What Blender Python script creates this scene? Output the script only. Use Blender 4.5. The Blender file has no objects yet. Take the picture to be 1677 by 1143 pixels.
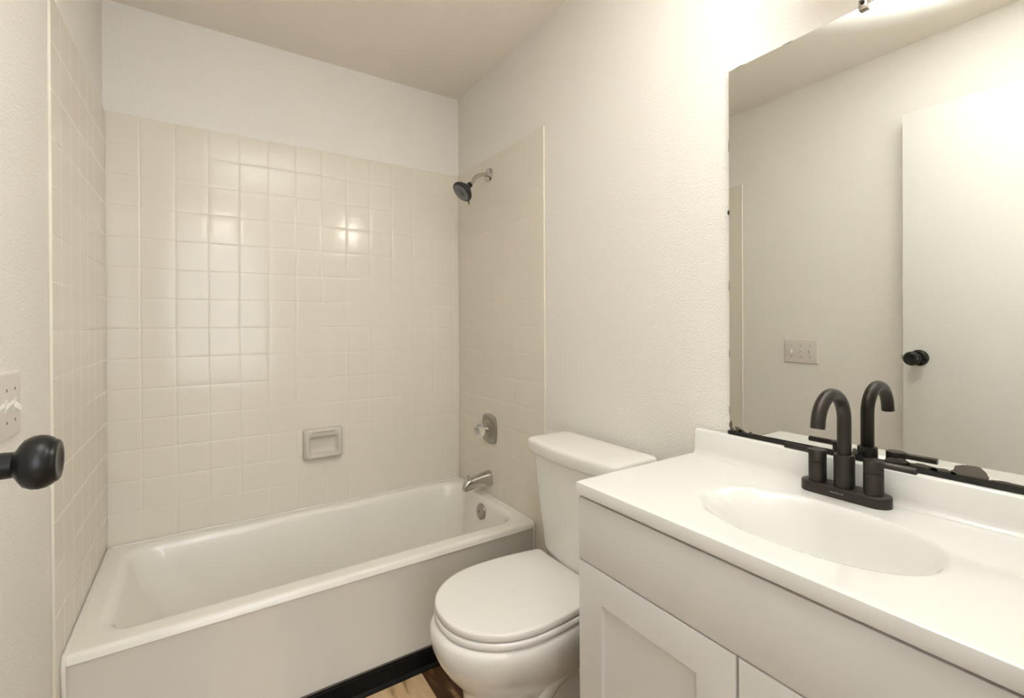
import bpy, bmesh, math, random
from mathutils import Vector, Matrix, noise
random.seed(7)
SC = bpy.context.scene
COL = SC.collection
PI = math.pi

# ------------------------------------------------------------------ camera, world, exposure
W, CEIL, YR = 1.48, 2.489, -2.30          # alcove width, ceiling height, rear wall (door wall)
cam_d = bpy.data.cameras.new('camera')
cam = bpy.data.objects.new('camera', cam_d)
COL.objects.link(cam)
SC.camera = cam
FPX = 764.72
cam_d.sensor_fit = 'HORIZONTAL'
cam_d.sensor_width = 36.0
cam_d.lens = 36.0 * FPX / 1677.0
cam_d.shift_x = 0.0
cam_d.shift_y = -37.59 / 1677.0
cam_d.clip_start = 0.01
yaw, pitch, roll = -0.57832, -0.002915, -0.0048008
_F = Vector((-math.sin(yaw), math.cos(yaw), 0)); _R = Vector((math.cos(yaw), math.sin(yaw), 0)); _U = Vector((0, 0, 1))
F2 = _F * math.cos(pitch) + _U * math.sin(pitch)
U2 = _U * math.cos(pitch) - _F * math.sin(pitch)
R3 = _R * math.cos(roll) + U2 * math.sin(roll)
U3 = U2 * math.cos(roll) - _R * math.sin(roll)
m = Matrix((R3, U3, -F2)).transposed().to_4x4()
m.translation = Vector((-1.15993, -2.3114, 1.25025))
cam.matrix_world = m

wd = bpy.data.worlds.new('world'); SC.world = wd
wd.use_nodes = True
wd.node_tree.nodes['Background'].inputs[0].default_value = (0.80, 0.90, 1.0, 1)
wd.node_tree.nodes['Background'].inputs[1].default_value = 1.5
SC.view_settings.view_transform = 'Standard'
SC.view_settings.look = 'None'
SC.view_settings.gamma = 1.0
SC.view_settings.use_curve_mapping = False
SC.view_settings.exposure = 1.42

HALL_END = -3.9
SKEW = 0.0080                              # the left wall is not quite square to the back wall
def XLW(y): return -W - SKEW * y
def area(name, loc, rot, sx, sy, power, color):
    l = bpy.data.lights.new(name, 'AREA'); l.shape = 'RECTANGLE'; l.size = sx; l.size_y = sy
    l.energy = power; l.color = color
    o = bpy.data.objects.new(name, l); COL.objects.link(o); o.location = loc; o.rotation_euler = rot
    return o
# cool fill lamp added at the far end of the unseen hall
area('hall_fill', (-0.95, HALL_END + 0.02, 1.5), (PI / 2, 0, PI), 1.3, 1.5, 30, (0.92, 0.96, 1.0))

# the photographer's flash, bounced off the ceiling beside the camera
fl = bpy.data.lights.new('bounce_flash', 'SPOT'); fl.energy = 175; fl.color = (0.80, 0.91, 1.0); fl.shadow_soft_size = 0.06
fl.spot_size = math.radians(58); fl.spot_blend = 1.0
flo = bpy.data.objects.new('bounce_flash', fl); COL.objects.link(flo)
flo.location = (-1.02, -2.22, 1.45)
flo.rotation_euler = (Vector((-0.78, -1.95, 2.489)) - Vector(flo.location)).to_track_quat('-Z', 'Y').to_euler()

# ------------------------------------------------------------------ materials
def mat(name, color, rough=0.5, metal=0.0, bump=None, coat=0.0, spec=0.5, trans=0.0, emit=None, ior=1.45):
    mt = bpy.data.materials.new(name); mt.use_nodes = True
    nt = mt.node_tree; b = nt.nodes['Principled BSDF']
    b.inputs['Base Color'].default_value = (*color, 1)
    b.inputs['Roughness'].default_value = rough
    b.inputs['Metallic'].default_value = metal
    b.inputs['Specular IOR Level'].default_value = spec
    b.inputs['IOR'].default_value = ior
    b.inputs['Coat Weight'].default_value = coat
    b.inputs['Coat Roughness'].default_value = 0.06
    b.inputs['Transmission Weight'].default_value = trans
    if emit:
        b.inputs['Emission Color'].default_value = (*emit[0], 1)
        b.inputs['Emission Strength'].default_value = emit[1]
    if bump:
        scale, strength, detail = bump
        tc = nt.nodes.new('ShaderNodeTexCoord')
        nz = nt.nodes.new('ShaderNodeTexNoise')
        nz.inputs['Scale'].default_value = scale; nz.inputs['Detail'].default_value = detail
        bp = nt.nodes.new('ShaderNodeBump'); bp.inputs['Strength'].default_value = strength
        bp.inputs['Distance'].default_value = 0.002
        nt.links.new(tc.outputs['Object'], nz.inputs['Vector'])
        nt.links.new(nz.outputs['Fac'], bp.inputs['Height'])
        nt.links.new(bp.outputs['Normal'], b.inputs['Normal'])
    return mt

M = {}
M['paint'] = mat('wall_paint', (0.875, 0.835, 0.78), 0.55, bump=(170, 0.9, 2), spec=0.3)
M['ceiling'] = mat('ceiling_paint', (0.92, 0.855, 0.77), 0.8, bump=(120, 0.3, 2), spec=0.2)
M['tile'] = mat('glazed_tile', (0.815, 0.755, 0.655), 0.16, bump=(9, 0.05, 1))
M['grout'] = mat('grout', (0.80, 0.74, 0.64), 0.4)
M['enamel'] = mat('tub_enamel', (0.90, 0.86, 0.785), 0.17, coat=0.2)
M['porcelain'] = mat('porcelain', (0.87, 0.84, 0.79), 0.12, coat=0.3)
M['seat'] = mat('seat_plastic', (0.86, 0.83, 0.785), 0.25)
M['dish'] = mat('soap_dish_ceramic', (0.66, 0.61, 0.53), 0.18)
M['marble'] = mat('cultured_marble', (0.835, 0.82, 0.79), 0.13, coat=0.3)
M['cabinet'] = mat('cabinet_paint', (0.76, 0.74, 0.715), 0.4, bump=(60, 0.05, 2))
M['door'] = mat('door_paint', (0.84, 0.82, 0.78), 0.45, bump=(40, 0.06, 2))
M['trimpaint'] = mat('trim_paint', (0.80, 0.775, 0.735), 0.4)
M['bronze'] = mat('bronze_black', (0.052, 0.045, 0.040), 0.36, metal=0.7, bump=(400, 0.04, 2))
M['blackknob'] = mat('black_knob', (0.016, 0.015, 0.015), 0.3, metal=0.4)
M['chrome'] = mat('chrome', (0.56, 0.54, 0.51), 0.10, metal=1.0)
M['nickel'] = mat('nickel', (0.52, 0.48, 0.42), 0.25, metal=1.0)
M['brushed'] = mat('brushed_steel', (0.40, 0.375, 0.34), 0.28, metal=1.0)
M['acrylic'] = mat('acrylic', (0.97, 0.96, 0.93), 0.03, trans=0.9)
M['darkgrey'] = mat('dark_grey_plastic', (0.028, 0.028, 0.030), 0.32, metal=0.3)
M['nozzle_face'] = mat('nozzle_face_plastic', (0.11, 0.11, 0.12), 0.35)
M['nozzle'] = mat('nozzle_rubber', (0.5, 0.5, 0.52), 0.4)
M['blackplastic'] = mat('black_plastic', (0.012, 0.012, 0.012), 0.4)
M['mirror'] = mat('mirror_silver', (0.76, 0.765, 0.73), 0.0, metal=1.0)
M['tarnish'] = mat('tarnish', (0.17, 0.155, 0.13), 0.3, metal=0.6, bump=(150, 0.5, 3))
M['channel'] = mat('black_channel', (0.014, 0.012, 0.011), 0.35)
M['baseboard'] = mat('black_vinyl_base', (0.005, 0.0043, 0.004), 0.55, spec=0.25)
M['plate'] = mat('switch_plate_plastic', (0.76, 0.70, 0.65), 0.35)
M['toggle'] = mat('toggle_plastic', (0.82, 0.79, 0.74), 0.3)
M['caulk'] = mat('caulk', (0.82, 0.78, 0.71), 0.4)
M['logo'] = mat('logo_silver', (0.26, 0.25, 0.235), 0.3, metal=0.6)
M['dirt'] = mat('dark_gap', (0.12, 0.10, 0.085), 0.8)
M['globe'] = mat('lamp_glass', (1, 0.95, 0.88), 0.3, emit=((1.0, 0.94, 0.85), 37.0))
M['globe_hall'] = mat('hall_lamp_glass', (1, 0.95, 0.88), 0.3, emit=((1.0, 0.93, 0.84), 16.0))
M['glass'] = mat('window_glass', (1, 1, 1), 0.0, trans=1.0)

def wood_floor():
    mt = bpy.data.materials.new('wood_plank_floor'); mt.use_nodes = True
    nt = mt.node_tree; N = nt.nodes; L = nt.links; b = N['Principled BSDF']
    tc = N.new('ShaderNodeTexCoord'); sp = N.new('ShaderNodeSeparateXYZ')
    L.new(tc.outputs['Object'], sp.inputs[0])
    def math_(op, a, bv):
        n = N.new('ShaderNodeMath'); n.operation = op
        for i, v in enumerate((a, bv)):
            if v is None: continue
            if isinstance(v, (int, float)): n.inputs[i].default_value = v
            else: L.new(v, n.inputs[i])
        return n.outputs[0]
    xs = math_('DIVIDE', math_('ADD', sp.outputs['X'], 0.522 + 10 * 0.215), 0.215)   # planks run along Y
    idx = math_('FLOOR', xs, None)
    fr = math_('FRACT', xs, None)
    cmb = N.new('ShaderNodeCombineXYZ'); L.new(idx, cmb.inputs[0])
    wn = N.new('ShaderNodeTexWhiteNoise'); wn.noise_dimensions = '3D'; L.new(cmb.outputs[0], wn.inputs['Vector'])
    # grain coordinates, stretched along Y and shifted per plank
    gx = math_('ADD', math_('MULTIPLY', sp.outputs['X'], 13.0), math_('MULTIPLY', wn.outputs['Value'], 40.0))
    gy = math_('MULTIPLY', sp.outputs['Y'], 2.6)
    gv = N.new('ShaderNodeCombineXYZ'); L.new(gx, gv.inputs[0]); L.new(gy, gv.inputs[1]); L.new(idx, gv.inputs[2])
    n1 = N.new('ShaderNodeTexNoise'); n1.inputs['Scale'].default_value = 1.5; n1.inputs['Detail'].default_value = 5
    n1.inputs['Distortion'].default_value = 1.2
    L.new(gv.outputs[0], n1.inputs['Vector'])
    # plank darkness: alternate light / dark planks
    par = math_('MODULO', idx, 2.0)
    dark = math_('SUBTRACT', math_('ADD', n1.outputs['Fac'], math_('MULTIPLY', par, 0.0)), 0.0)
    sh = math_('ADD', dark, math_('MULTIPLY', math_('SUBTRACT', math_('MODULO', math_('ADD', idx, 2.0), 2.0), 0.5), 0.30))
    cr = N.new('ShaderNodeValToRGB')
    els = cr.color_ramp.elements
    els[0].position = 0.33; els[0].color = (0.085, 0.038, 0.013, 1)
    els[1].position = 0.80; els[1].color = (0.86, 0.63, 0.38, 1)
    e = els.new(0.47); e.color = (0.20, 0.10, 0.04, 1)
    e = els.new(0.58); e.color = (0.72, 0.49, 0.27, 1)
    L.new(sh, cr.inputs[0])
    seam = math_('LESS_THAN', fr, 0.015)
    mx = N.new('ShaderNodeMix'); mx.data_type = 'RGBA'
    L.new(seam, mx.inputs[0]); L.new(cr.outputs[0], mx.inputs[6]); mx.inputs[7].default_value = (0.05, 0.025, 0.01, 1)
    L.new(mx.outputs[2], b.inputs['Base Color'])
    b.inputs['Roughness'].default_value = 0.35
    return mt
M['floor'] = wood_floor()

# ------------------------------------------------------------------ mesh helpers
def obj(name, bm, m, parent=None, smooth=True, auto=40):
    me = bpy.data.meshes.new(name)
    bmesh.ops.recalc_face_normals(bm, faces=bm.faces)
    if smooth:
        lim = math.radians(auto)
        for f in bm.faces: f.smooth = True
        for e in bm.edges:
            if len(e.link_faces) == 2 and e.calc_face_angle(0) > lim: e.smooth = False
    bm.to_mesh(me); bm.free()
    me.materials.append(M[m] if isinstance(m, str) else m)
    o = bpy.data.objects.new(name, me); COL.objects.link(o)
    if parent is not None:
        o.parent = parent
        o.matrix_parent_inverse = Matrix.Translation(-Vector(parent.location))
    return o
def tag(o, label, cat, group=None):
    o['label'] = label; o['category'] = cat
    if group: o['group'] = group
    return o
def thing(name, label, cat, loc, group=None):
    o = bpy.data.objects.new(name, None); COL.objects.link(o); o.location = loc
    o.empty_display_size = 0.05
    return tag(o, label, cat, group)
def struct(name, bm, m, parent=None, smooth=False):
    o = obj(name, bm, m, parent, smooth)
    if parent is None: o['kind'] = 'structure'
    return o
def add_box(bm, x0, x1, y0, y1, z0, z1, bev=0.0, seg=2):
    r = bmesh.ops.create_cube(bm, size=1.0)
    vs = r['verts']
    for v in vs:
        v.co = Vector(((x0 + x1) / 2 + v.co.x * (x1 - x0), (y0 + y1) / 2 + v.co.y * (y1 - y0), (z0 + z1) / 2 + v.co.z * (z1 - z0)))
    if bev > 0:
        es = list({e for v in vs for e in v.link_edges})
        bmesh.ops.bevel(bm, geom=es, offset=bev, segments=seg, profile=0.5, affect='EDGES')
def box(*a, **k):
    bm = bmesh.new(); add_box(bm, *a, **k); return bm
def loft(bm, loops, cap0=True, cap1=True, closed=True):
    rows = [[bm.verts.new(p) for p in lp] for lp in loops]
    n = len(rows[0])
    for a, b in zip(rows, rows[1:]):
        for i in range(n if closed else n - 1):
            j = (i + 1) % n
            bm.faces.new((a[i], a[j], b[j], b[i]))
    if cap0: bm.faces.new(rows[0])
    if cap1: bm.faces.new(list(reversed(rows[-1])))
    return rows
def frame_of(d):
    d = Vector(d).normalized()
    up = Vector((0, 0, 1)) if abs(d.z) < 0.9 else Vector((1, 0, 0))
    u = d.cross(up).normalized(); v = d.cross(u).normalized()
    return u, v, d
def lathe(bm, origin, axis, prof, n=32, cap0=True, cap1=True):
    """prof: list of (distance along axis, radius)"""
    u, v, d = frame_of(axis); o = Vector(origin)
    loops = [[o + d * t + (u * math.cos(2 * PI * i / n) + v * math.sin(2 * PI * i / n)) * max(r, 1e-4) for i in range(n)] for t, r in prof]
    loft(bm, loops, cap0, cap1)
def tube(bm, pts, rad, n=20, cap=True):
    pts = [Vector(p) for p in pts]
    loops = []
    u = None
    for i, p in enumerate(pts):
        t = (pts[min(i + 1, len(pts) - 1)] - pts[max(i - 1, 0)]).normalized()
        if u is None:
            u = frame_of(t)[0]
        u = (u - t * u.dot(t)).normalized(); v = t.cross(u)
        r = rad[i] if isinstance(rad, (list, tuple)) else rad
        loops.append([p + (u * math.cos(2 * PI * k / n) + v * math.sin(2 * PI * k / n)) * r for k in range(n)])
    loft(bm, loops, cap, cap)
def rrect(x0, x1, y0, y1, r, z, n=6):
    """rounded rectangle loop in XY, always 4*(n+1) points"""
    out = []
    for cx, cy, a0 in ((x1 - r, y1 - r, 0), (x0 + r, y1 - r, PI / 2), (x0 + r, y0 + r, PI), (x1 - r, y0 + r, 1.5 * PI)):
        for i in range(n + 1):
            a = a0 + PI / 2 * i / n
            out.append(Vector((cx + r * math.cos(a), cy + r * math.sin(a), z)))
    return out

# ------------------------------------------------------------------ room shell
T = 0.10
struct('floor', box(-W - T, 0 + T, YR - 0.12, T, -0.1, 0.0), 'floor')
struct('ceiling', box(-W - T, T, YR - 0.12, T, CEIL, CEIL + 0.1), 'ceiling')
wall_back = struct('wall_back', box(-W - T, T, 0.008, T + 0.008, 0.0, CEIL), 'paint')
wall_right = struct('wall_right', box(0.006, T, YR - 0.12, 0.008, 0.0, CEIL), 'paint')
bm = bmesh.new()
loft(bm, [[Vector((x, y, z)) for x, y in ((XLW(0.008) - .006, 0.008), (XLW(YR - .12) - .006, YR - .12), (-W - T, YR - .12), (-W - T, .008))] for z in (0.0, CEIL)])
wall_left = struct('wall_left', bm, 'paint')
DX0, DX1, DH = -1.425, -0.69, 2.18        # doorway behind the camera
bm = bmesh.new()
add_box(bm, -W - 0.006, DX0, YR - 0.12, YR, 0.0, CEIL)
add_box(bm, DX1, 0.006, YR - 0.12, YR, 0.0, CEIL)
add_box(bm, DX0, DX1, YR - 0.12, YR, DH, CEIL)
struct('wall_rear', bm, 'paint')

# tile facing: pillow-edged square tiles on a grout bed, in one mesh per wall
PX, PZ = 0.1113, 0.11759
ZT, ZRIM = 2.0652, 0.404
def tile_panel(name, parent, us, zs, place, rel=1.0):
    """us/zs: grid lines; place(u, z, h) -> point"""
    rnd = random.Random(name)
    bm = bmesh.new(); gm = bmesh.new()
    for i in range(len(us) - 1):
        for k in range(len(zs) - 1):
            a, b = us[i], us[i + 1]; c, d = zs[k], zs[k + 1]
            tu, tz = rnd.uniform(-.003, .003), rnd.uniform(-.003, .003)
            uc, zc = (a + b) / 2, (c + d) / 2
            loops = []
            for ins, h in ((0.0007, -0.0007), (0.0014, -0.0003), (0.0030, 0.0001), (0.006, 0.0003), (min(0.02, (b - a) * .3), 0.0004)):
                lp = rrect(a + ins, b - ins, c + ins, d - ins, 0.002 + ins * .3, 0, 2)
                loops.append([place(p.x, p.y, (h + (p.x - uc) * tu + (p.y - zc) * tz if h > -.0005 else h) * rel) for p in lp])
            loft(bm, loops, cap0=False, cap1=True)
    u0, u1 = min(us), max(us); z0, z1 = min(zs), max(zs)
    o = obj(name, bm, 'tile', parent, True, 60)
    g = 0.0015
    pts = [(u0, z0), (u1, z0), (u1, z1), (u0, z1)]
    f = [gm.verts.new(place(u, z, -0.00055 * rel)) for u, z in pts]; bk = [gm.verts.new(place(u, z, -0.0085)) for u, z in pts]
    gm.faces.new(f); gm.faces.new(bk[::-1])
    for i in range(4): gm.faces.new((f[i], f[(i + 1) % 4], bk[(i + 1) % 4], bk[i]))
    obj('grout_bed', gm, 'grout', o, False)
    return o
zs = [ZT - PZ * k for k in range(14, -1, -1)]
zs[0] -= .011
us = [-W] + [-W - 0.0074 + PX * (k + 1) for k in range(13)] + [0.0]
tile_panel('tile_facing', wall_back, us, zs, lambda u, z, h: Vector((u, -h, z)), .85)
ys_r = [-0.7740, -0.6614] + [-0.6614 + PX * k for k in range(1, 6)] + [0.0]
tile_panel('tile_facing', wall_right, ys_r, zs, lambda u, z, h: Vector((-h, u, z)), .6)
bmz = [0.0, ZT - PZ * 17, ZT - PZ * 16, ZT - PZ * 15, ZT - PZ * 14]
tile_panel('lower_tile_strip', wall_right, [-0.7740, -0.7000], bmz, lambda u, z, h: Vector((-h, u, z)))
YTL = 0.755
ys_l = [-YTL] + [-0.6614 + PX * k for k in range(0, 6)] + [0.0]
tile_panel('tile_facing', wall_left, ys_l, zs, lambda u, z, h: Vector((XLW(u) + h, u, z)), .12)
tile_panel('lower_tile_strip', wall_left, [-YTL, -0.7000], bmz, lambda u, z, h: Vector((XLW(u) + h, u, z)))
# rounded bullnose edges where the tile stops
for nm, par, x, y in (('tile_edge', wall_right, 0.003, -0.7745), ('tile_edge', wall_left, XLW(-YTL) - 0.003, -YTL)):
    bm = bmesh.new(); tube(bm, [(x, y, 0.0 if par is wall_right else 0.3), (x, y, ZT)], 0.0042, 12)
    obj(nm, bm, 'tile', par)

# baseboards
bm = bmesh.new()
loft(bm, [[Vector((x, y, z)) for y, z in ((-0.703, 0), (-0.729, 0), (-0.729, 0.006), (-0.7185, 0.012), (-0.7165, 0.062), (-0.7145, 0.066), (-0.703, 0.066))] for x in (XLW(-.72) + 0.002, -0.012)])
bt = struct('baseboard_tub', bm, 'baseboard')
bm = bmesh.new(); tube(bm, [(XLW(-.71) + .003, -.7045, .0675), (-.012, -.7045, .0675)], .0032, 8); obj('caulk_line', bm, 'dirt', bt)
bm = bmesh.new()
loft(bm, [[Vector((XLW(y) + x, y, z)) for x, z in ((-.006, 0), (.012, 0), (.009, 0.012), (.004, 0.07), (-.006, 0.072))] for y in (-0.795, -2.28)])
struct('baseboard_left', bm, 'baseboard')
bm = bmesh.new()
loft(bm, [[Vector((x, y, z)) for x, z in ((.006, 0), (-.014, 0), (-.01, 0.012), (-.004, 0.07), (.006, 0.072))] for y in (-0.785, -1.475)])
struct('baseboard_right', bm, 'baseboard')

# door casing and the hall behind the camera
bm = bmesh.new()
add_box(bm, DX1, DX1 + 0.057, YR - 0.002, YR + 0.014, 0, DH + 0.057, .003)
add_box(bm, DX0 - 0.012, DX1, YR - 0.002, YR + 0.014, DH, DH + 0.057, .003)
add_box(bm, DX1 - 0.014, DX1, YR - 0.12, YR, 0, DH, .002)
struct('trim_1', bm, 'trimpaint')
HX0, HX1 = -2.1, 0.3
bm = bmesh.new(); add_box(bm, HX0, HX1, HALL_END, YR - 0.12, -0.1, 0.0); struct('floor_hall', bm, 'floor')
bm = bmesh.new(); add_box(bm, HX0, HX1, HALL_END - .1, YR - 0.12, CEIL, CEIL + .1); struct('ceiling_hall', bm, 'ceiling')
bm = bmesh.new(); add_box(bm, HX0 - .1, HX0, HALL_END, YR - .12, 0, CEIL); struct('wall_hall_left', bm, 'paint')
bm = bmesh.new(); add_box(bm, HX1, HX1 + .1, HALL_END, YR - .12, 0, CEIL); struct('wall_hall_right', bm, 'paint')
bm = bmesh.new()
wx0, wx1, wz0, wz1 = -1.65, -0.25, 0.7, 2.3
add_box(bm, HX0, wx0, HALL_END - .1, HALL_END, 0, CEIL); add_box(bm, wx1, HX1, HALL_END - .1, HALL_END, 0, CEIL)
add_box(bm, wx0, wx1, HALL_END - .1, HALL_END, 0, wz0); add_box(bm, wx0, wx1, HALL_END - .1, HALL_END, wz1, CEIL)
struct('wall_hall_end', bm, 'paint')
bm = bmesh.new()
for a, b, c, d in ((wx0, wx0 + .05, wz0, wz1), (wx1 - .05, wx1, wz0, wz1), (wx0, wx1, wz0, wz0 + .05), (wx0, wx1, wz1 - .05, wz1), (-.97, -.93, wz0, wz1)):
    add_box(bm, a, b, HALL_END - .09, HALL_END - .04, c, d)
win = struct('added_window', bm, 'trimpaint')  # unseen window, added so the doorway fill has a source
bm = bmesh.new(); add_box(bm, wx0 + .05, wx1 - .05, HALL_END - .068, HALL_END - .063, wz0 + .05, wz1 - .05)
obj('pane', bm, 'glass', win, False)

# ------------------------------------------------------------------ door standing open along the left wall
door = struct('door_1', box(-1.440, -1.405, -2.262, -1.532, 0.012, 2.162, bev=0.002), 'door', None, True)
door['label'] = 'white flat slab door standing open against the left wall'
kx, ky, kz = -1.405, -1.588, 1.100
bm = bmesh.new(); lathe(bm, (kx, ky, kz), (1, 0, 0), [(0, .034), (.004, .034), (.009, .030), (.011, .021)], 40)
dk = obj('door_knob', bm, 'blackknob', door); dk['label'] = 'black round door knob'
bm = bmesh.new(); lathe(bm, (kx, ky, kz), (1, 0, 0), [(.010, .0160), (.060, .0142), (.068, .0138), (.070, .0160), (.0725, .0205), (.0765, .0260), (.0825, .0290), (.0885, .0297), (.0940, .0287), (.0985, .0262), (.1005, .0245), (.1012, .0236), (.1030, .0231), (.1045, .0213), (.1045, .0168), (.1040, .0145), (.1030, .0120), (.1022, .0)], 48)
obj('knob_ball', bm, 'blackknob', dk)
bm = box(-1.429, -1.416, -1.5325, -1.522, kz - .010, kz + .010, bev=.002); obj('latch', bm, 'nickel', door)

# ------------------------------------------------------------------ light switch plate on the left wall
py0, py1, pz0, pz1 = -1.163, -0.995, 1.039, 1.166
XL = XLW((py0 + py1) / 2) - 0.006
nb = len(COL.objects)
sw = thing('switch_plate', 'white three gang toggle switch plate on the left wall', 'light switch', (XL, (py0 + py1) / 2, (pz0 + pz1) / 2))
bm = bmesh.new()
loops = []
for ins, h in ((0, 0), (0, .003), (.002, .0055), (.006, .0065)):
    loops.append([Vector((XL + h, p.x, p.y)) for p in rrect(py0 + ins, py1 - ins, pz0 + ins, pz1 - ins, .003, 0, 3)])
loft(bm, loops); obj('plate', bm, 'plate', sw)
for i in range(3):
    yc = (py0 + py1) / 2 + (i - 1) * 0.046; zc = (pz0 + pz1) / 2
    up = (1, 1, -1)[i]
    bm = bmesh.new()
    add_box(bm, XL + .006, XL + .0075, yc - .0055, yc + .0055, zc - .0125, zc + .0125, .0005)
    tz = .010 * up
    loft(bm, [[Vector((XL + .007, yc + a * .0045, zc + b * .0055)) for a, b in ((-1, -1), (1, -1), (1, 1), (-1, 1))],
              [Vector((XL + .0165, yc + a * .0036, zc + tz + b * .0035)) for a, b in ((-1, -1), (1, -1), (1, 1), (-1, 1))]])
    obj('toggle', bm, 'toggle', sw, True, 30)
    for s in (-1, 1):
        bm = bmesh.new(); lathe(bm, (XL + .006, yc, zc + s * .030), (1, 0, 0), [(0, .003), (.0012, .003), (.0018, .002)], 12)
        obj('screw', bm, 'brushed', sw)

for o_ in list(COL.objects)[nb:]:
    if o_.type == 'MESH':
        for v_ in o_.data.vertices: v_.co.x -= SKEW * (v_.co.y - (py0 + py1) / 2)

# ------------------------------------------------------------------ bathtub
nb = len(COL.objects)
tx0, tx1, ty0, ty1 = -W + 0.001, -0.0015, -0.709, -0.0015
tub = thing('bathtub', 'white alcove bathtub with flat apron below the tiled walls', 'bathtub', ((tx0 + tx1) / 2, (ty0 + ty1) / 2, 0))
bm = bmesh.new()
Zr = 0.414
def tl(i0, i1, j0, j1, r, z): return rrect(tx0 + i0, tx1 - i1, ty0 + j0, ty1 - j1, r, z, 10)
loops = [tl(0, 0, .007, 0, .002, 0.0), tl(0, 0, .007, 0, .002, .3855), tl(0, 0, .0055, 0, .002, .388), tl(0, 0, .0015, 0, .002, .3895), tl(0, 0, 0, 0, .002, .391), tl(0, 0, .003, 0, .002, .404),
         tl(0, 0, .005, 0, .003, .4085), tl(.001, .001, .009, .001, .004, .4122), tl(.002, .002, .015, .002, .006, .4138), tl(.004, .004, .022, .004, .01, Zr)]
# deck inner edge, then the basin
basin = [(.046, .032, .058, .036, .085, Zr), (.056, .038, .067, .042, .085, Zr - .001), (.066, .044, .076, .049, .086, Zr - .005), (.075, .0495, .0835, .0545, .088, Zr - .0135), (.083, .054, .089, .059, .09, Zr - .028),
         (.105, .060, .096, .067, .10, Zr - .10), (.150, .068, .105, .076, .11, Zr - .18), (.205, .078, .117, .088, .12, Zr - .26), (.245, .090, .129, .100, .125, Zr - .305),
         (.285, .110, .150, .120, .12, Zr - .328), (.34, .15, .19, .16, .10, Zr - .336)]
for b_ in basin: loops.append(tl(*b_))
loft(bm, loops, cap0=False, cap1=True)
obj('tub_shell', bm, 'enamel', tub, True, 50)
# overflow plate on the sloped drain end
ox, oy, oz = tx1 - .0605, -0.348, 0.352
bm = bmesh.new(); nrm = Vector((-1, 0, .10)).normalized()
lathe(bm, Vector((ox + .002, oy, oz)), nrm, [(0, .037), (.004, .0375), (.008, .035), (.0105, .028), (.0115, .012), (.0116, 0)], 40)
ov = obj('overflow_plate', bm, 'brushed', tub)
bm = bmesh.new(); lathe(bm, Vector((ox + .002, oy, oz)) + nrm * .0113, nrm, [(0, .004), (.0015, .004), (.002, .002)], 12); obj('screw', bm, 'darkgrey', ov)
bm = bmesh.new(); lathe(bm, (-0.27, -0.36, Zr - .337), (0, 0, 1), [(0, .034), (.003, .034), (.005, .028), (.003, .02), (.002, 0)], 32); obj('drain', bm, 'chrome', tub)
# caulk bead where the tub meets the tile
bm = bmesh.new()
tube(bm, [(tx0 + .012, ty1 - .005, Zr), (tx1 - .010, ty1 - .005, Zr)], .0057, 10)
tube(bm, [(tx1 - .005, ty1 - .010, Zr), (tx1 - .005, ty0 + .012, Zr - .001), (tx1 - .005, ty0 - .001, .396), (tx1 - .005, ty0 + .004, .3), (tx1 - .005, ty0 + .004, .07)], .0059, 10)
tube(bm, [(tx0 + .005, ty1 - .010, Zr), (tx0 + .0045, ty0 + .012, Zr - .001), (tx0 + .0045, ty0 - .001, .396), (tx0 + .005, ty0 + .004, .3), (tx0 + .005, ty0 + .004, .07)], .0058, 10)
obj('caulk_bead', bm, 'caulk', tub)

for o_ in list(COL.objects)[nb:]:
    if o_.type == 'MESH':
        for v_ in o_.data.vertices: v_.co.x += SKEW * v_.co.y * v_.co.x / W

# ------------------------------------------------------------------ soap dish on the back wall
sx0, sx1, sz0, sz1 = -0.797, -0.624, 0.634, 0.775
sd = thing('soap_dish', 'square ceramic soap dish mounted on the tiled back wall', 'soap dish', ((sx0 + sx1) / 2, 0, (sz0 + sz1) / 2))
bm = bmesh.new()
def sl(i0, i1, k0, k1, r, h): return [Vector((p.x, -h, p.y)) for p in rrect(sx0 + i0, sx1 - i1, sz0 + k0, sz1 - k1, r, 0, 6)]
def sl2(i0, i1, k0, k1, r, hb, ht):
    pts = rrect(sx0 + i0, sx1 - i1, sz0 + k0, sz1 - k1, r, 0, 6); z0 = sz0 + k0; z1 = sz1 - k1
    return [Vector((p.x, -(hb + (ht - hb) * (p.y - z0) / (z1 - z0)), p.y)) for p in pts]
loops = [sl(0, 0, 0, 0, .012, .0005), sl2(0, 0, 0, 0, .012, .010, .010), sl2(.003, .003, .003, .003, .013, .022, .018), sl2(.009, .009, .008, .009, .014, .034, .024), sl2(.016, .016, .013, .020, .015, .040, .026),
         sl2(.021, .021, .019, .034, .014, .040, .024), sl2(.025, .025, .024, .040, .013, .033, .018), sl2(.028, .028, .027, .044, .012, .018, .008), sl2(.034, .034, .040, .050, .010, .006, .005)]
loft(bm, loops); obj('dish_body', bm, 'dish', sd, True, 60)
bm = bmesh.new(); tube(bm, [(sx0 + .038, -.0275, sz1 - .0125), (sx1 - .038, -.0275, sz1 - .0125)], .0035, 10); obj('top_ridge', bm, 'dish', sd)

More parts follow.
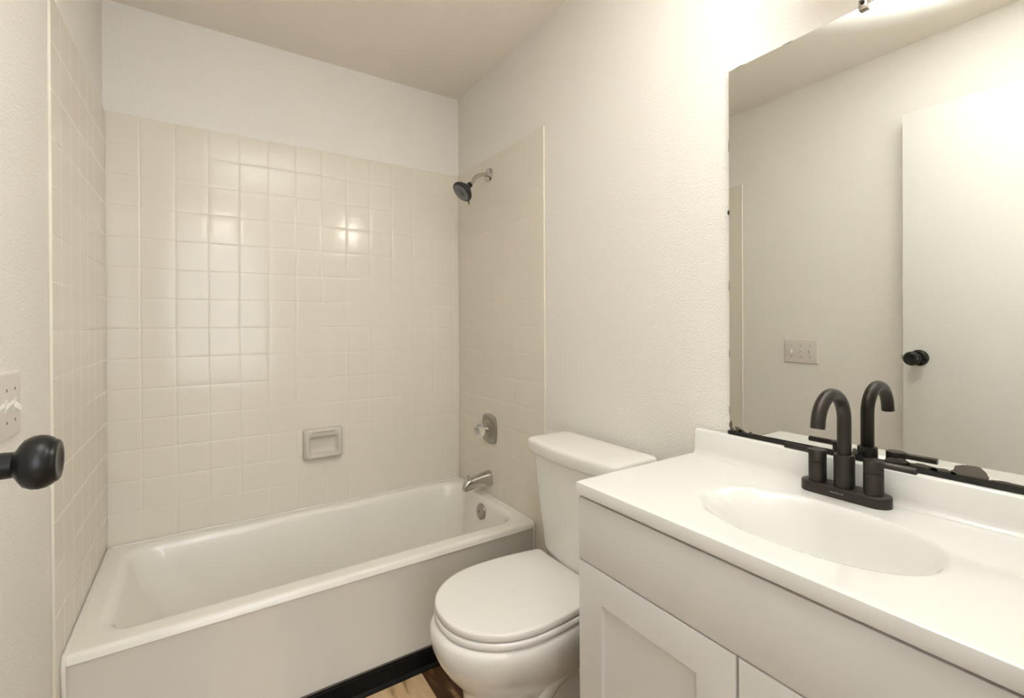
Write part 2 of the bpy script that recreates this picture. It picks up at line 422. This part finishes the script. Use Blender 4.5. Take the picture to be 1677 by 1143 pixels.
# ------------------------------------------------------------------ shower head
sh = thing('wall_shower', 'dark grey shower head on a chrome arm high on the right tiled wall', 'shower head', (0, -0.336, 1.975))
bm = bmesh.new(); lathe(bm, (-.001, -.336, 1.982), (-1, 0, 0), [(0, .034), (.003, .034), (.007, .030), (.0095, .022), (.012, .013)], 36)
obj('flange', bm, 'chrome', sh)
bm = bmesh.new()
P = []
for t in range(0, 13):
    a = (t / 12) * math.radians(52)
    P.append((-.018 - .080 * math.sin(a), -.336, 1.982 - .080 * (1 - math.cos(a))))
P = [(-.006, -.336, 1.982)] + P
ex, ez = P[-1][0], P[-1][2]
dx, dz = -math.cos(math.radians(52)), -math.sin(math.radians(52))
P.append((ex + dx * .040, -.336, ez + dz * .040))
tube(bm, P, .0098, 18); obj('shower_arm', bm, 'chrome', sh)
hx, hz = P[-1][0], P[-1][2]
hd = Vector((-.72, -.02, -.70)).normalized(); ho = Vector((hx, -.336, hz)) - hd * .004
bm = bmesh.new(); lathe(bm, ho, hd, [(0, .011), (.002, .0135), (.014, .0135), (.016, .011)], 24); obj('collar', bm, 'blackplastic', sh)
bm = bmesh.new(); lathe(bm, ho + hd * .014, hd, [(0, .012), (.006, .016), (.014, .024), (.024, .035), (.034, .045), (.042, .0505), (.049, .0525), (.054, .0515), (.057, .048), (.0575, .044)], 48)
hb = obj('shower_head', bm, 'darkgrey', sh)
bm = bmesh.new(); lathe(bm, ho + hd * .0705, hd, [(0, .0445), (.002, .0435), (.0022, .020), (.0035, .018), (.004, 0)], 48); fp = obj('spray_face', bm, 'nozzle_face', sh)
u, v, d = frame_of(hd)
bm = bmesh.new()
for rr, nn in ((.038, 24), (.031, 18), (.024, 12)):
    for i in range(nn):
        a = 2 * PI * i / nn
        lathe(bm, ho + hd * .0722 + (u * math.cos(a) + v * math.sin(a)) * rr, hd, [(0, .0018), (.003, .0014)], 6)
o_ = obj('nozzles', bm, 'nozzle', fp); o_['kind'] = 'stuff'
dn = (Vector((0, 0, -1)) - hd * Vector((0, 0, -1)).dot(hd)).normalized()
bm = bmesh.new(); tube(bm, [ho + hd * .064 + dn * .046, ho + hd * .070 + dn * .056, ho + hd * .074 + dn * .066], [.0032, .003, .0024], 10); obj('spray_lever', bm, 'blackplastic', sh)

# ------------------------------------------------------------------ shower valve
vy, vz = -0.333, 0.741
sv = thing('shower_valve', 'chrome shower valve plate with a clear knob between shower head and spout', 'faucet', (0, vy, vz))
def esc(hw, hh, bulge, x):
    out = []
    n = 16
    cs = [(-hw, -hh), (hw, -hh), (hw, hh), (-hw, hh)]
    for s in range(4):
        a = Vector(cs[s]); b = Vector(cs[(s + 1) % 4]); nn = Vector(((b - a).y, -(b - a).x)).normalized()
        for i in range(n):
            t = i / n; p = a.lerp(b, t) + nn * bulge * 4 * t * (1 - t)
            out.append(Vector((x, vy + p.x, vz + p.y)))
    return out
bm = bmesh.new(); loft(bm, [esc(.058, .062, .012, -.001), esc(.058, .062, .012, -.005), esc(.054, .058, .0115, -.009), esc(.040, .043, .010, -.0095)])
es_ = obj('escutcheon', bm, 'brushed', sv)
bm = bmesh.new(); lathe(bm, (-.007, vy, vz), (-1, 0, 0), [(0, .046), (.004, .046), (.007, .042), (.008, .030), (.010, .020)], 36); obj('inner_ring', bm, 'brushed', sv)
bm = bmesh.new(); lathe(bm, (-.014, vy, vz), (-1, 0, 0), [(0, .016), (.012, .0145), (.026, .013)], 24); obj('valve_sleeve', bm, 'nickel', sv)
bm = bmesh.new()
def lob(r, x): return [Vector((-x, vy + r * (1 + .07 * math.cos(6 * a)) * math.cos(a), vz + r * (1 + .07 * math.cos(6 * a)) * math.sin(a))) for a in [2 * PI * i / 48 for i in range(48)]]
loft(bm, [lob(.016, .034), lob(.024, .042), lob(.032, .050), lob(.0345, .058), lob(.0345, .066), lob(.031, .073), lob(.020, .078)])
obj('clear_knob', bm, 'acrylic', sv)
bm = bmesh.new(); lathe(bm, (-.0785, vy, vz), (-1, 0, 0), [(0, .011), (.002, .011), (.003, .008)], 24); obj('knob_cap', bm, 'chrome', sv)

# ------------------------------------------------------------------ tub spout
ps = thing('tub_spout', 'chrome tub spout with a diverter pull just above the tub rim', 'faucet', (0, -0.333, 0.50))
bm = bmesh.new()
def spl(x, zt, zb, hw):
    out = []
    n = 28; zc = (zt + zb) / 2; hh = (zt - zb) / 2
    for i in range(n):
        a = 2 * PI * i / n; c, s = math.cos(a), math.sin(a)
        out.append(Vector((x, -.333 + hw * math.copysign(abs(c) ** .75, c), zc + hh * math.copysign(abs(s) ** .75, s))))
    return out
loft(bm, [spl(-.001, .537, .466, .030), spl(-.006, .538, .465, .031), spl(-.03, .533, .4655, .029), spl(-.07, .5255, .4645, .0255), spl(-.10, .519, .463, .023), spl(-.122, .5145, .460, .021), spl(-.132, .511, .457, .0195), spl(-.140, .503, .457, .018), spl(-.146, .490, .459, .015), spl(-.148, .480, .461, .012)])
obj('spout_body', bm, 'chrome', ps, True, 50)
bm = bmesh.new(); lathe(bm, (-.1245, -.333, .513), (0, 0, 1), [(0, .0045), (.010, .004), (.012, .008), (.015, .0085), (.018, .0075), (.019, .003)], 20); obj('diverter_pull', bm, 'chrome', ps)
bm = bmesh.new(); lathe(bm, (0.002, -.333, .5015), (-1, 0, 0), [(0, .037), (.003, .037), (.004, .034)], 28); obj('caulk_ring', bm, 'caulk', ps)

# ------------------------------------------------------------------ toilet
TYC = -1.152
to = thing('toilet', 'white round front toilet with closed lid between tub and vanity', 'toilet', (-.36, TYC, 0))
def egg(xb, xf, hw, z, yc=TYC, back=.70, rc=.03, pw=2.15, nf=18, ns=8, nc=6):
    """plan outline of bowl, seat and lid: rounded front toward -X, sides tapering to a squared back"""
    xw = xb - (xb - xf) * .51
    half = []
    for i in range(nf):                                   # tip to the widest point
        a = PI / 2 * i / nf
        half.append((xw + (xf - xw) * math.cos(a) ** (2 / pw), hw * math.sin(a) ** (2 / pw)))
    yb = hw * back
    for i in range(ns):                                   # widest point to the back corner
        t = i / ns
        x = xw + (xb - rc - xw) * t
        half.append((x, hw * (1 - (1 - back) * t ** 2)))
    for i in range(nc + 1):                               # back corner
        a = PI / 2 * i / nc
        half.append((xb - rc + rc * math.sin(a), yb - rc + rc * math.cos(a)))
    pts = half + [(x, -y) for x, y in reversed(half[1:])]
    return [Vector((x, yc + y, z)) for x, y in pts]
# bowl + pedestal, one continuous ceramic piece
bm = bmesh.new()
loft(bm, [egg(-.10, -.578, .112, 0.0, back=.95), egg(-.10, -.578, .112, .012, back=.95), egg(-.105, -.568, .104, .03, back=.95), egg(-.11, -.562, .100, .10, back=.95), egg(-.11, -.562, .104, .19, back=.95), egg(-.11, -.566, .112, .228, back=.9), egg(-.11, -.578, .126, .248, back=.88), egg(-.11, -.598, .143, .272, back=.85), egg(-.115, -.620, .160, .302, back=.8),
          egg(-.12, -.638, .174, .332, back=.78), egg(-.125, -.650, .184, .362, back=.76), egg(-.13, -.654, .1885, .39, back=.76), egg(-.135, -.652, .187, .408, back=.76), egg(-.14, -.645, .181, .418, back=.76), egg(-.15, -.630, .17, .421, back=.76)])
bowl = obj('bowl', bm, 'porcelain', to, True, 60)
# rear shelf that carries the tank
bm = bmesh.new()
loft(bm, [rrect(-.24, -.03, TYC - .10, TYC + .10, .04, .25, 6), rrect(-.25, -.025, TYC - .125, TYC + .125, .04, .34, 6), rrect(-.25, -.02, TYC - .14, TYC + .14, .04, .40, 6), rrect(-.245, -.02, TYC - .14, TYC + .14, .04, .43, 6), rrect(-.22, -.025, TYC - .13, TYC + .13, .04, .437, 6)])
obj('rear_shelf', bm, 'porcelain', bowl, True, 60)
# trapway relief on both sides of the pedestal
for s in (-1, 1):
    bm = bmesh.new()
    tube(bm, [(-.46, TYC + s * .064, .10), (-.40, TYC + s * .070, .16), (-.33, TYC + s * .075, .235), (-.25, TYC + s * .076, .26), (-.19, TYC + s * .075, .21), (-.17, TYC + s * .073, .12), (-.17, TYC + s * .073, .02)], [.03, .040, .046, .046, .046, .044, .046], 16)
    obj('trapway', bm, 'porcelain', bowl)
# tank
def dens(lp, sub=6):
    out = []
    for i, p in enumerate(lp):
        q = lp[(i + 1) % len(lp)]
        k = sub if i % 9 == 8 else 1
        for j in range(k): out.append(p.lerp(q, j / k))
    return out
def tankloop(xb, xf, bow, hw, r, z):
    lp = dens(rrect(xf, xb, TYC - hw, TYC + hw, r, z, 8), 8)
    return [Vector((p.x - bow * (1 - ((p.y - TYC) / hw) ** 2) * max(0, (xb - p.x) / (xb - xf)), p.y, p.z)) for p in lp]
bm = bmesh.new()
loft(bm, [tankloop(-.03, -.155, .016, .150, .035, .437), tankloop(-.026, -.165, .018, .162, .035, .445), tankloop(-.024, -.170, .02, .170, .035, .48), tankloop(-.022, -.178, .021, .184, .035, .60), tankloop(-.02, -.187, .022, .200, .035, .74), tankloop(-.02, -.192, .022, .207, .035, .806)])
obj('tank', bm, 'porcelain', to, True, 60)
bm = bmesh.new()
loft(bm, [tankloop(-.014, -.198, .024, .217, .026, .803), tankloop(-.012, -.201, .024, .220, .027, .806), tankloop(-.011, -.203, .025, .222, .028, .811), tankloop(-.011, -.203, .025, .222, .028, .839), tankloop(-.013, -.201, .025, .220, .027, .8445), tankloop(-.018, -.196, .024, .215, .026, .8485), tankloop(-.030, -.182, .022, .20, .024, .8512), tankloop(-.06, -.14, .014, .15, .02, .8525)])
obj('tank_lid', bm, 'porcelain', to, True, 60)
# seat and lid
def seatl(i, z): return egg(-.184 - i * .8, -.636 + i, .189 - i, z, yc=TYC + .004, back=.87, rc=.014)
bm = bmesh.new(); loft(bm, [seatl(.008, .4225), seatl(.001, .4232), seatl(-.001, .4255), seatl(-.001, .4375), seatl(.0015, .4405), seatl(.008, .4413)])
obj('seat', bm, 'seat', to, True, 50)
bm = bmesh.new(); loft(bm, [seatl(.008, .4445), seatl(.003, .4450), seatl(.0015, .4470), seatl(.0015, .4600), seatl(.003, .4630), seatl(.0065, .4648), seatl(.014, .4654), seatl(.06, .4664), seatl(.12, .4668)])
obj('seat_lid', bm, 'seat', to, True, 50)
for s in (-1, 1):
    obj('hinge', box(-.200, -.160, TYC + s * .075 - .022, TYC + s * .075 + .022, .425, .452, .006, 3), 'seat', to)
for s in (-1, 1):
    bm = bmesh.new(); lathe(bm, (-.30, TYC + s * .098, .012), (0, 0, 1), [(0, .016), (.010, .015), (.016, .009), (.017, 0)], 20); obj('bolt_cap', bm, 'seat', bowl)

# ------------------------------------------------------------------ vanity cabinet
VY0, VY1, VX = -2.258, -1.493, -0.4455
ZP0, ZP1 = 0.7125, 0.8552
va = thing('vanity_cabinet', 'light grey shaker vanity cabinet with two doors under the sink top', 'cabinet', (-.22, (VY0 + VY1) / 2, 0))
bm = bmesh.new()
add_box(bm, VX + .020, -.004, VY0, VY0 + .016, 0.10, .8628); add_box(bm, VX + .020, -.004, VY1 - .016, VY1, 0.10, .8628)
add_box(bm, VX + .020, -.004, VY0 + .016, VY1 - .016, 0.10, .116); add_box(bm, -.016, -.004, VY0 + .016, VY1 - .016, .116, .72)
add_box(bm, VX + .020, VX + .038, VY0 + .016, VY1 - .016, .69, .8628); add_box(bm, VX + .020, VX + .038, -1.905, -1.845, .116, .69)
add_box(bm, VX + .08, -.004, VY0 + .002, VY1 - .002, 0.0, 0.10)
obj('carcass', bm, 'cabinet', va, True, 30)
bm = box(VX, VX + .019, VY0 + .001, VY1 - .001, ZP0 + .0015, ZP1, bev=.0018); obj('false_drawer_front', bm, 'cabinet', va, True, 40)
def shaker(y0, y1, z0, z1):
    bm = bmesh.new()
    def L_(ins, x): return [Vector((x, y, z)) for y, z in ((y0 + ins, z0 + ins), (y1 - ins, z0 + ins), (y1 - ins, z1 - ins), (y0 + ins, z1 - ins))]
    fw = .0735
    loft(bm, [L_(.001, VX + .019), L_(0, VX + .017), L_(0, VX + .0025), L_(.0008, VX + .0007), L_(.0025, VX), L_(fw - .0006, VX), L_(fw, VX + .0006), L_(fw + .0004, VX + .0090), L_(fw + .0014, VX + .0098)])
    return bm
ymid = -1.8775
kn = []
for y0, y1, ks in ((ymid + .002, VY1 - .001, 1), (VY0 + .001, ymid - .002, -1)):
    d_ = obj('cabinet_door', shaker(y0, y1, .115, ZP0 - .0018), 'cabinet', va, True, 25)
    kyy = ymid + ks * .047; kz_ = .588
    bm = bmesh.new(); lathe(bm, (VX + .001, kyy, kz_), (-1, 0, 0), [(0, .0095), (.0025, .0095), (.004, .006), (.014, .0055), (.018, .0085), (.022, .0145), (.026, .0162), (.030, .0155), (.0335, .011), (.035, .004), (.0352, 0)], 28)
    obj('knob', bm, 'nickel', d_)

# ------------------------------------------------------------------ vanity top with moulded oval basin
CX0, CX1, CY0, CY1, CZ = -0.452, -0.0005, -2.262, -1.497, 0.8915
vt = thing('countertop', 'glossy white vanity top with moulded oval basin and backsplash', 'sink', (-.22, (CY0 + CY1) / 2, CZ - .028))
bm = bmesh.new()
NX, NY = 110, 180
bx, by, rx, ry, BD = -0.254, -1.890, 0.117, 0.180, 0.125
def topz(x, y):
    r = (abs((x - bx) / rx) ** 2.25 + abs((y - by) / ry) ** 2.25) ** (1 / 2.25)
    z = CZ
    # moulded drip edge at the front
    if r < 1.12:
        t = max(0.0, (1.12 - r) / 1.12)              # 0 at the lip, 1 in the middle
        w = max(0.0, (y - by) / ry) * .55 + max(0.0, (bx - x) / rx) * .10      # shallower slope at the end nearest the toilet
        q = min(1.0, t / (.36 + w))
        z -= BD * (.78 * q * q * (3 - 2 * q) + .22 * (1 - (1 - t) ** 2) * min(1.0, t / .12))
    e = x - (CX0)
    if e < .016: z -= .0008 * (1 - e / .016) ** 2
    return z
xs_ = [CX0 + (CX1 - .001 - CX0) * i / NX for i in range(NX + 1)]
ys_ = [CY0 + (CY1 - CY0) * j / NY for j in range(NY + 1)]
grid = [[bm.verts.new((x, y, topz(x, y))) for y in ys_] for x in xs_]
for i in range(NX):
    for j in range(NY):
        bm.faces.new((grid[i][j], grid[i + 1][j], grid[i + 1][j + 1], grid[i][j + 1]))
SL = CZ - .0275
ring = [grid[i][0] for i in range(NX + 1)] + [grid[NX][j] for j in range(1, NY + 1)] + [grid[i][NY] for i in range(NX - 1, -1, -1)] + [grid[0][j] for j in range(NY - 1, 0, -1)]
r1 = []
for v_ in ring:
    c = v_.co
    r1.append(c)
prev = ring
for dz, off in ((-.0006, .0012), (-.0022, .0018), (-.0255, .0018), (-.0275, .0010)):
    cur = []
    for v_ in ring:
        c = v_.co; ox_ = -off if abs(c.x - CX0) < 1e-6 else 0; oy_ = off if abs(c.y - CY1) < 1e-6 else (-off if abs(c.y - CY0) < 1e-6 else 0)
        cur.append(bm.verts.new((c.x + ox_, c.y + oy_, CZ + dz - .0008)))
    n = len(ring)
    for k in range(n):
        bm.faces.new((prev[k], prev[(k + 1) % n], cur[(k + 1) % n], cur[k]))
    prev = cur
und = [[bm.verts.new((min(CX1 - .001, max(CX0 - .001, v_.co.x)), v_.co.y, min(CZ - .0285, v_.co.z - .012))) if 0 < i < NX and 0 < j < NY else None for j, v_ in enumerate(row)] for i, row in enumerate(grid)]
ru = [(i, 0) for i in range(NX + 1)] + [(NX, j) for j in range(1, NY + 1)] + [(i, NY) for i in range(NX - 1, -1, -1)] + [(0, j) for j in range(NY - 1, 0, -1)]
for (i, j), v_ in zip(ru, prev): und[i][j] = v_
for i in range(NX):
    for j in range(NY):
        bm.faces.new((und[i][j], und[i][j + 1], und[i + 1][j + 1], und[i + 1][j]))
obj('sink_top', bm, 'marble', vt, True, 28)
bm = bmesh.new()
prof = [(-.0005, CZ - .004), (-.0325, CZ + .0003), (-.0270, CZ + .0020), (-.0235, CZ + .007), (-.0215, CZ + .014), (-.0205, CZ + .062), (-.0185, CZ + .0655), (-.015, CZ + .067), (-.0005, CZ + .067)]
loft(bm, [[Vector((x, y, z)) for x, z in prof] for y in (CY0, CY0 + .001, CY1 - .0035, CY1 - .0025)])
obj('backsplash', bm, 'marble', vt, True, 50)

# ------------------------------------------------------------------ faucet
fx, fy, fz = -.060, -1.879, CZ
fa = thing('faucet', 'black gooseneck bathroom faucet with two lever handles on the sink top', 'faucet', (fx, fy, fz))
def stad(hl, r, z, n=14):
    out = []
    for s in (1, -1):
        for i in range(n + 1):
            a = (0 if s == 1 else PI) + PI * i / n
            out.append(Vector((fx + r * math.cos(a), fy + s * hl + r * math.sin(a), z)))
    return out
bm = bmesh.new(); loft(bm, [stad(.0545, .0262, fz + .0002), stad(.0545, .0262, fz + .0185), stad(.0545, .0255, fz + .0205), stad(.0545, .024, fz + .0215)]); obj('base_plate', bm, 'bronze', fa, True, 50)
bm = bmesh.new(); 
for k_, w_ in enumerate((.0035, .0022, .0028, .002, .003, .0024, .0028)):
    yy = fy + .0135 - k_ * .0034
    add_box(bm, fx - .0267, fx - .0260, yy - w_ / 2, yy + w_ / 2, fz + .0105, fz + .0105 + (.0017 if k_ % 3 else .0025))
obj('maker_mark', bm, 'logo', fa, False)
bm = bmesh.new(); lathe(bm, (fx, fy, fz + .021), (0, 0, 1), [(0, .0185), (.0655, .0185), (.067, .0175), (.067, .0135)], 36); obj('spout_base', bm, 'bronze', fa)
bm = bmesh.new()
R_ = .0565; zc_ = fz + .165
P = [(fx, fy, fz + .085), (fx, fy, fz + .12)]
for i in range(0, 25):
    a = PI * i / 24 * (172 / 180)
    P.append((fx - R_ + R_ * math.cos(a), fy - .000, zc_ - .006 + R_ * math.sin(a)))
lx, ly, lz = P[-1]; a = PI * 172 / 180
P.append((lx - math.sin(a) * .012, ly, lz + math.cos(a) * .012))
tube(bm, P, .0126, 28); obj('gooseneck_spout', bm, 'bronze', fa, True, 50)
e1, e0 = Vector(P[-1]), Vector(P[-2])
bm = bmesh.new(); lathe(bm, e1 - (e1 - e0).normalized() * .002, e1 - e0, [(0, .0095), (.0028, .0095), (.003, 0)], 24); obj('aerator', bm, 'nickel', fa)
for s in (1, -1):
    hy = fy + s * .0505
    bm = bmesh.new(); lathe(bm, (fx, hy, fz + .021), (0, 0, 1), [(0, .0168), (.0405, .0168), (.0415, .0162)], 36); obj('handle_base', bm, 'bronze', fa)
    bm = bmesh.new(); lathe(bm, (fx, hy, fz + .0632), (0, 0, 1), [(0, .0162), (.0006, .0168), (.0235, .0168), (.0247, .0158), (.0248, 0)], 36)
    # shoulder running into the lever
    loft(bm, [[Vector((fx + a_, hy + s * t_, fz + z_)) for a_, z_ in ((-w_, .0775), (w_, .0775), (w_, .0872), (-w_, .0872))] for t_, w_ in ((.004, .0160), (.012, .0125), (.019, .0060))])
    hd_ = obj('lever_handle', bm, 'bronze', fa, True, 40)
    bm = bmesh.new(); tube(bm, [(fx, hy + s * .010, fz + .0822), (fx, hy + s * .0665, fz + .0822), (fx, hy + s * .0675, fz + .0822)], [.0063, .0063, .0055], 18); obj('lever_rod', bm, 'bronze', hd_, True, 50)
bm = bmesh.new(); lathe(bm, (fx + .0215, fy, fz + .019), (0, 0, 1), [(0, .003), (.056, .003), (.058, .0055), (.066, .006), (.070, .0045), (.071, 0)], 16); obj('lift_rod', bm, 'bronze', fa)

# ------------------------------------------------------------------ mirror
MY0, MY1, MZ0, MZ1 = -2.262, -1.5905, 0.9665, 1.9165
mi = thing('mirror', 'large frameless wall mirror above the vanity with tarnished lower edge', 'mirror', (0.0, (MY0 + MY1) / 2, MZ0))
bm = box(.0008, .0058, MY0, MY1, MZ0, MZ1); obj('backing', bm, 'tarnish', mi, False)
bm = box(-.0032, .0006, MY0, MY1 - .0006, MZ0, MZ1 - .0008, bev=.0006, seg=1); obj('mirror_glass', bm, 'mirror', mi, False)
bm = bmesh.new()
loft(bm, [[Vector((x, y, z)) for x, z in ((.0055, MZ0 - .0075), (-.0075, MZ0 - .0075), (-.0085, MZ0 - .0065), (-.0085, MZ0 + .0030), (-.0070, MZ0 + .0030), (-.0068, MZ0 - .002), (.0055, MZ0 - .002))] for y in (MY0, MY1 + .001)])
obj('bottom_channel', bm, 'channel', mi, True, 30)
def blot(name, cy, cz, hw, hh, seed, m_='tarnish', lean=0.0):
    bm = bmesh.new(); n = 44; lo = []; hi = []
    for i in range(n):
        a = 2 * PI * i / n
        k = 1 + .30 * noise.noise(Vector((math.cos(a) * 1.6 + seed, math.sin(a) * 1.6, seed * 2.3))) + .12 * noise.noise(Vector((math.cos(a) * 5 + seed, math.sin(a) * 5, 3)))
        y = cy + hw * k * math.cos(a) + lean * math.sin(a) * hh; z = max(MZ0 + .0022, cz + hh * k * math.sin(a))
        lo.append(Vector((-.0032, y, z))); hi.append(Vector((-.0036, y, z)))
    loft(bm, [lo, hi]); return obj(name, bm, m_, mi, False)
blot('tarnish_spot', -1.6165, .9715, .008, .011, 1.3, lean=.5)
blot('tarnish_spot', -1.6270, .9690, .0105, .007, 4.1, lean=.4)
blot('tarnish_spot', -1.6480, .9685, .0055, .006, 2.2)
blot('tarnish_spot', -1.5945, .9830, .0040, .0095, 5.2)
blot('tarnish_spot', -1.5985, .9715, .0050, .006, 6.4)
blot('tarnish_spot', -1.8765, .9755, .0052, .0075, 7.7)
blot('tarnish_spot', -1.9500, .9690, .0200, .011, 8.1)
blot('tarnish_spot', -1.9850, .9690, .0240, .008, 9.7)
blot('tarnish_spot', -2.0180, .9690, .0200, .007, 3.1)
blot('tarnish_spot', -2.0560, .9730, .0230, .0185, 3.6)
blot('tarnish_spot', -2.1020, .9690, .0240, .005, 1.7)
for q in range(5):
    blot('edge_spot', MY1 - .0008, 1.02 + .17 * q + .02 * math.sin(q * 5), .0007, .012 + .006 * math.sin(q * 3.3), q + .4)
for q in range(2):
    blot('edge_spot', MY1 - .03 - .12 * q, MZ1 - .0012, .012, .0008, q + 11.4)
def clip(name, cy, cz, w, h, m_, depth=.011):
    bm = bmesh.new()
    add_box(bm, -depth, .0058, cy - w / 2, cy + w / 2, cz - h / 2, cz + h / 2, .0016)
    o_ = obj(name, bm, m_, mi, True, 40)
    bm = bmesh.new(); lathe(bm, (-depth + .0004, cy, cz + h * .12), (-1, 0, 0), [(0, w * .26), (.0012, w * .26), (.0018, w * .12)], 14); obj('clip_screw', bm, 'blackknob', o_)
clip('mirror_clip', -1.8955, MZ1 - .0005, .0155, .022, 'nickel')
clip('mirror_clip', MY1 + .0005, 1.5437, .0035, .011, 'blackknob', .006)

# ------------------------------------------------------------------ wall lamp above the mirror and hall ceiling lamp
LY, LZ = -1.86, 2.055
lm = thing('wall_lamp', 'single globe vanity lamp on the wall above the mirror', 'lamp', (0, LY, LZ + .08))
bm = bmesh.new(); lathe(bm, (.006, LY, LZ + .10), (-1, 0, 0), [(0, .06), (.015, .06), (.022, .05), (.024, 0)], 32); obj('back_plate', bm, 'nickel', lm)
bm = bmesh.new(); tube(bm, [(-.01, LY, LZ + .10), (-.07, LY, LZ + .115), (-.105, LY, LZ + .10), (-.11, LY, LZ + .055)], .009, 14); obj('lamp_arm', bm, 'nickel', lm)
bm = bmesh.new(); bmesh.ops.create_uvsphere(bm, u_segments=24, v_segments=16, radius=.055)
bmesh.ops.translate(bm, verts=bm.verts, vec=(-.11, LY, LZ)); obj('lamp_globe', bm, 'globe', lm)
bm = bmesh.new(); lathe(bm, (-.024, LY, LZ), (-1, 0, 0), [(0, .02), (.004, .035), (.030, .062), (.080, .076), (.082, .076), (.032, .065), (.006, .038), (.003, .02)], 40, False, False)
r_ = obj('light_shield', bm, 'nickel', lm)  # unseen dish added to block the globe's light from the nearby wall
hl = thing('ceiling_lamp', 'glass globe lamp hanging from the hall ceiling behind the doorway', 'lamp', (-1.03, -3.25, CEIL))
bm = bmesh.new(); lathe(bm, (-1.03, -3.25, CEIL), (0, 0, -1), [(0, .07), (.02, .07), (.03, .012), (.15, .012), (.16, .04), (.165, .045)], 32); obj('lamp_stem', bm, 'nickel', hl)
bm = bmesh.new(); bmesh.ops.create_uvsphere(bm, u_segments=24, v_segments=16, radius=.075)
bmesh.ops.translate(bm, verts=bm.verts, vec=(-1.03, -3.25, 2.26)); obj('lamp_globe', bm, 'globe_hall', hl)
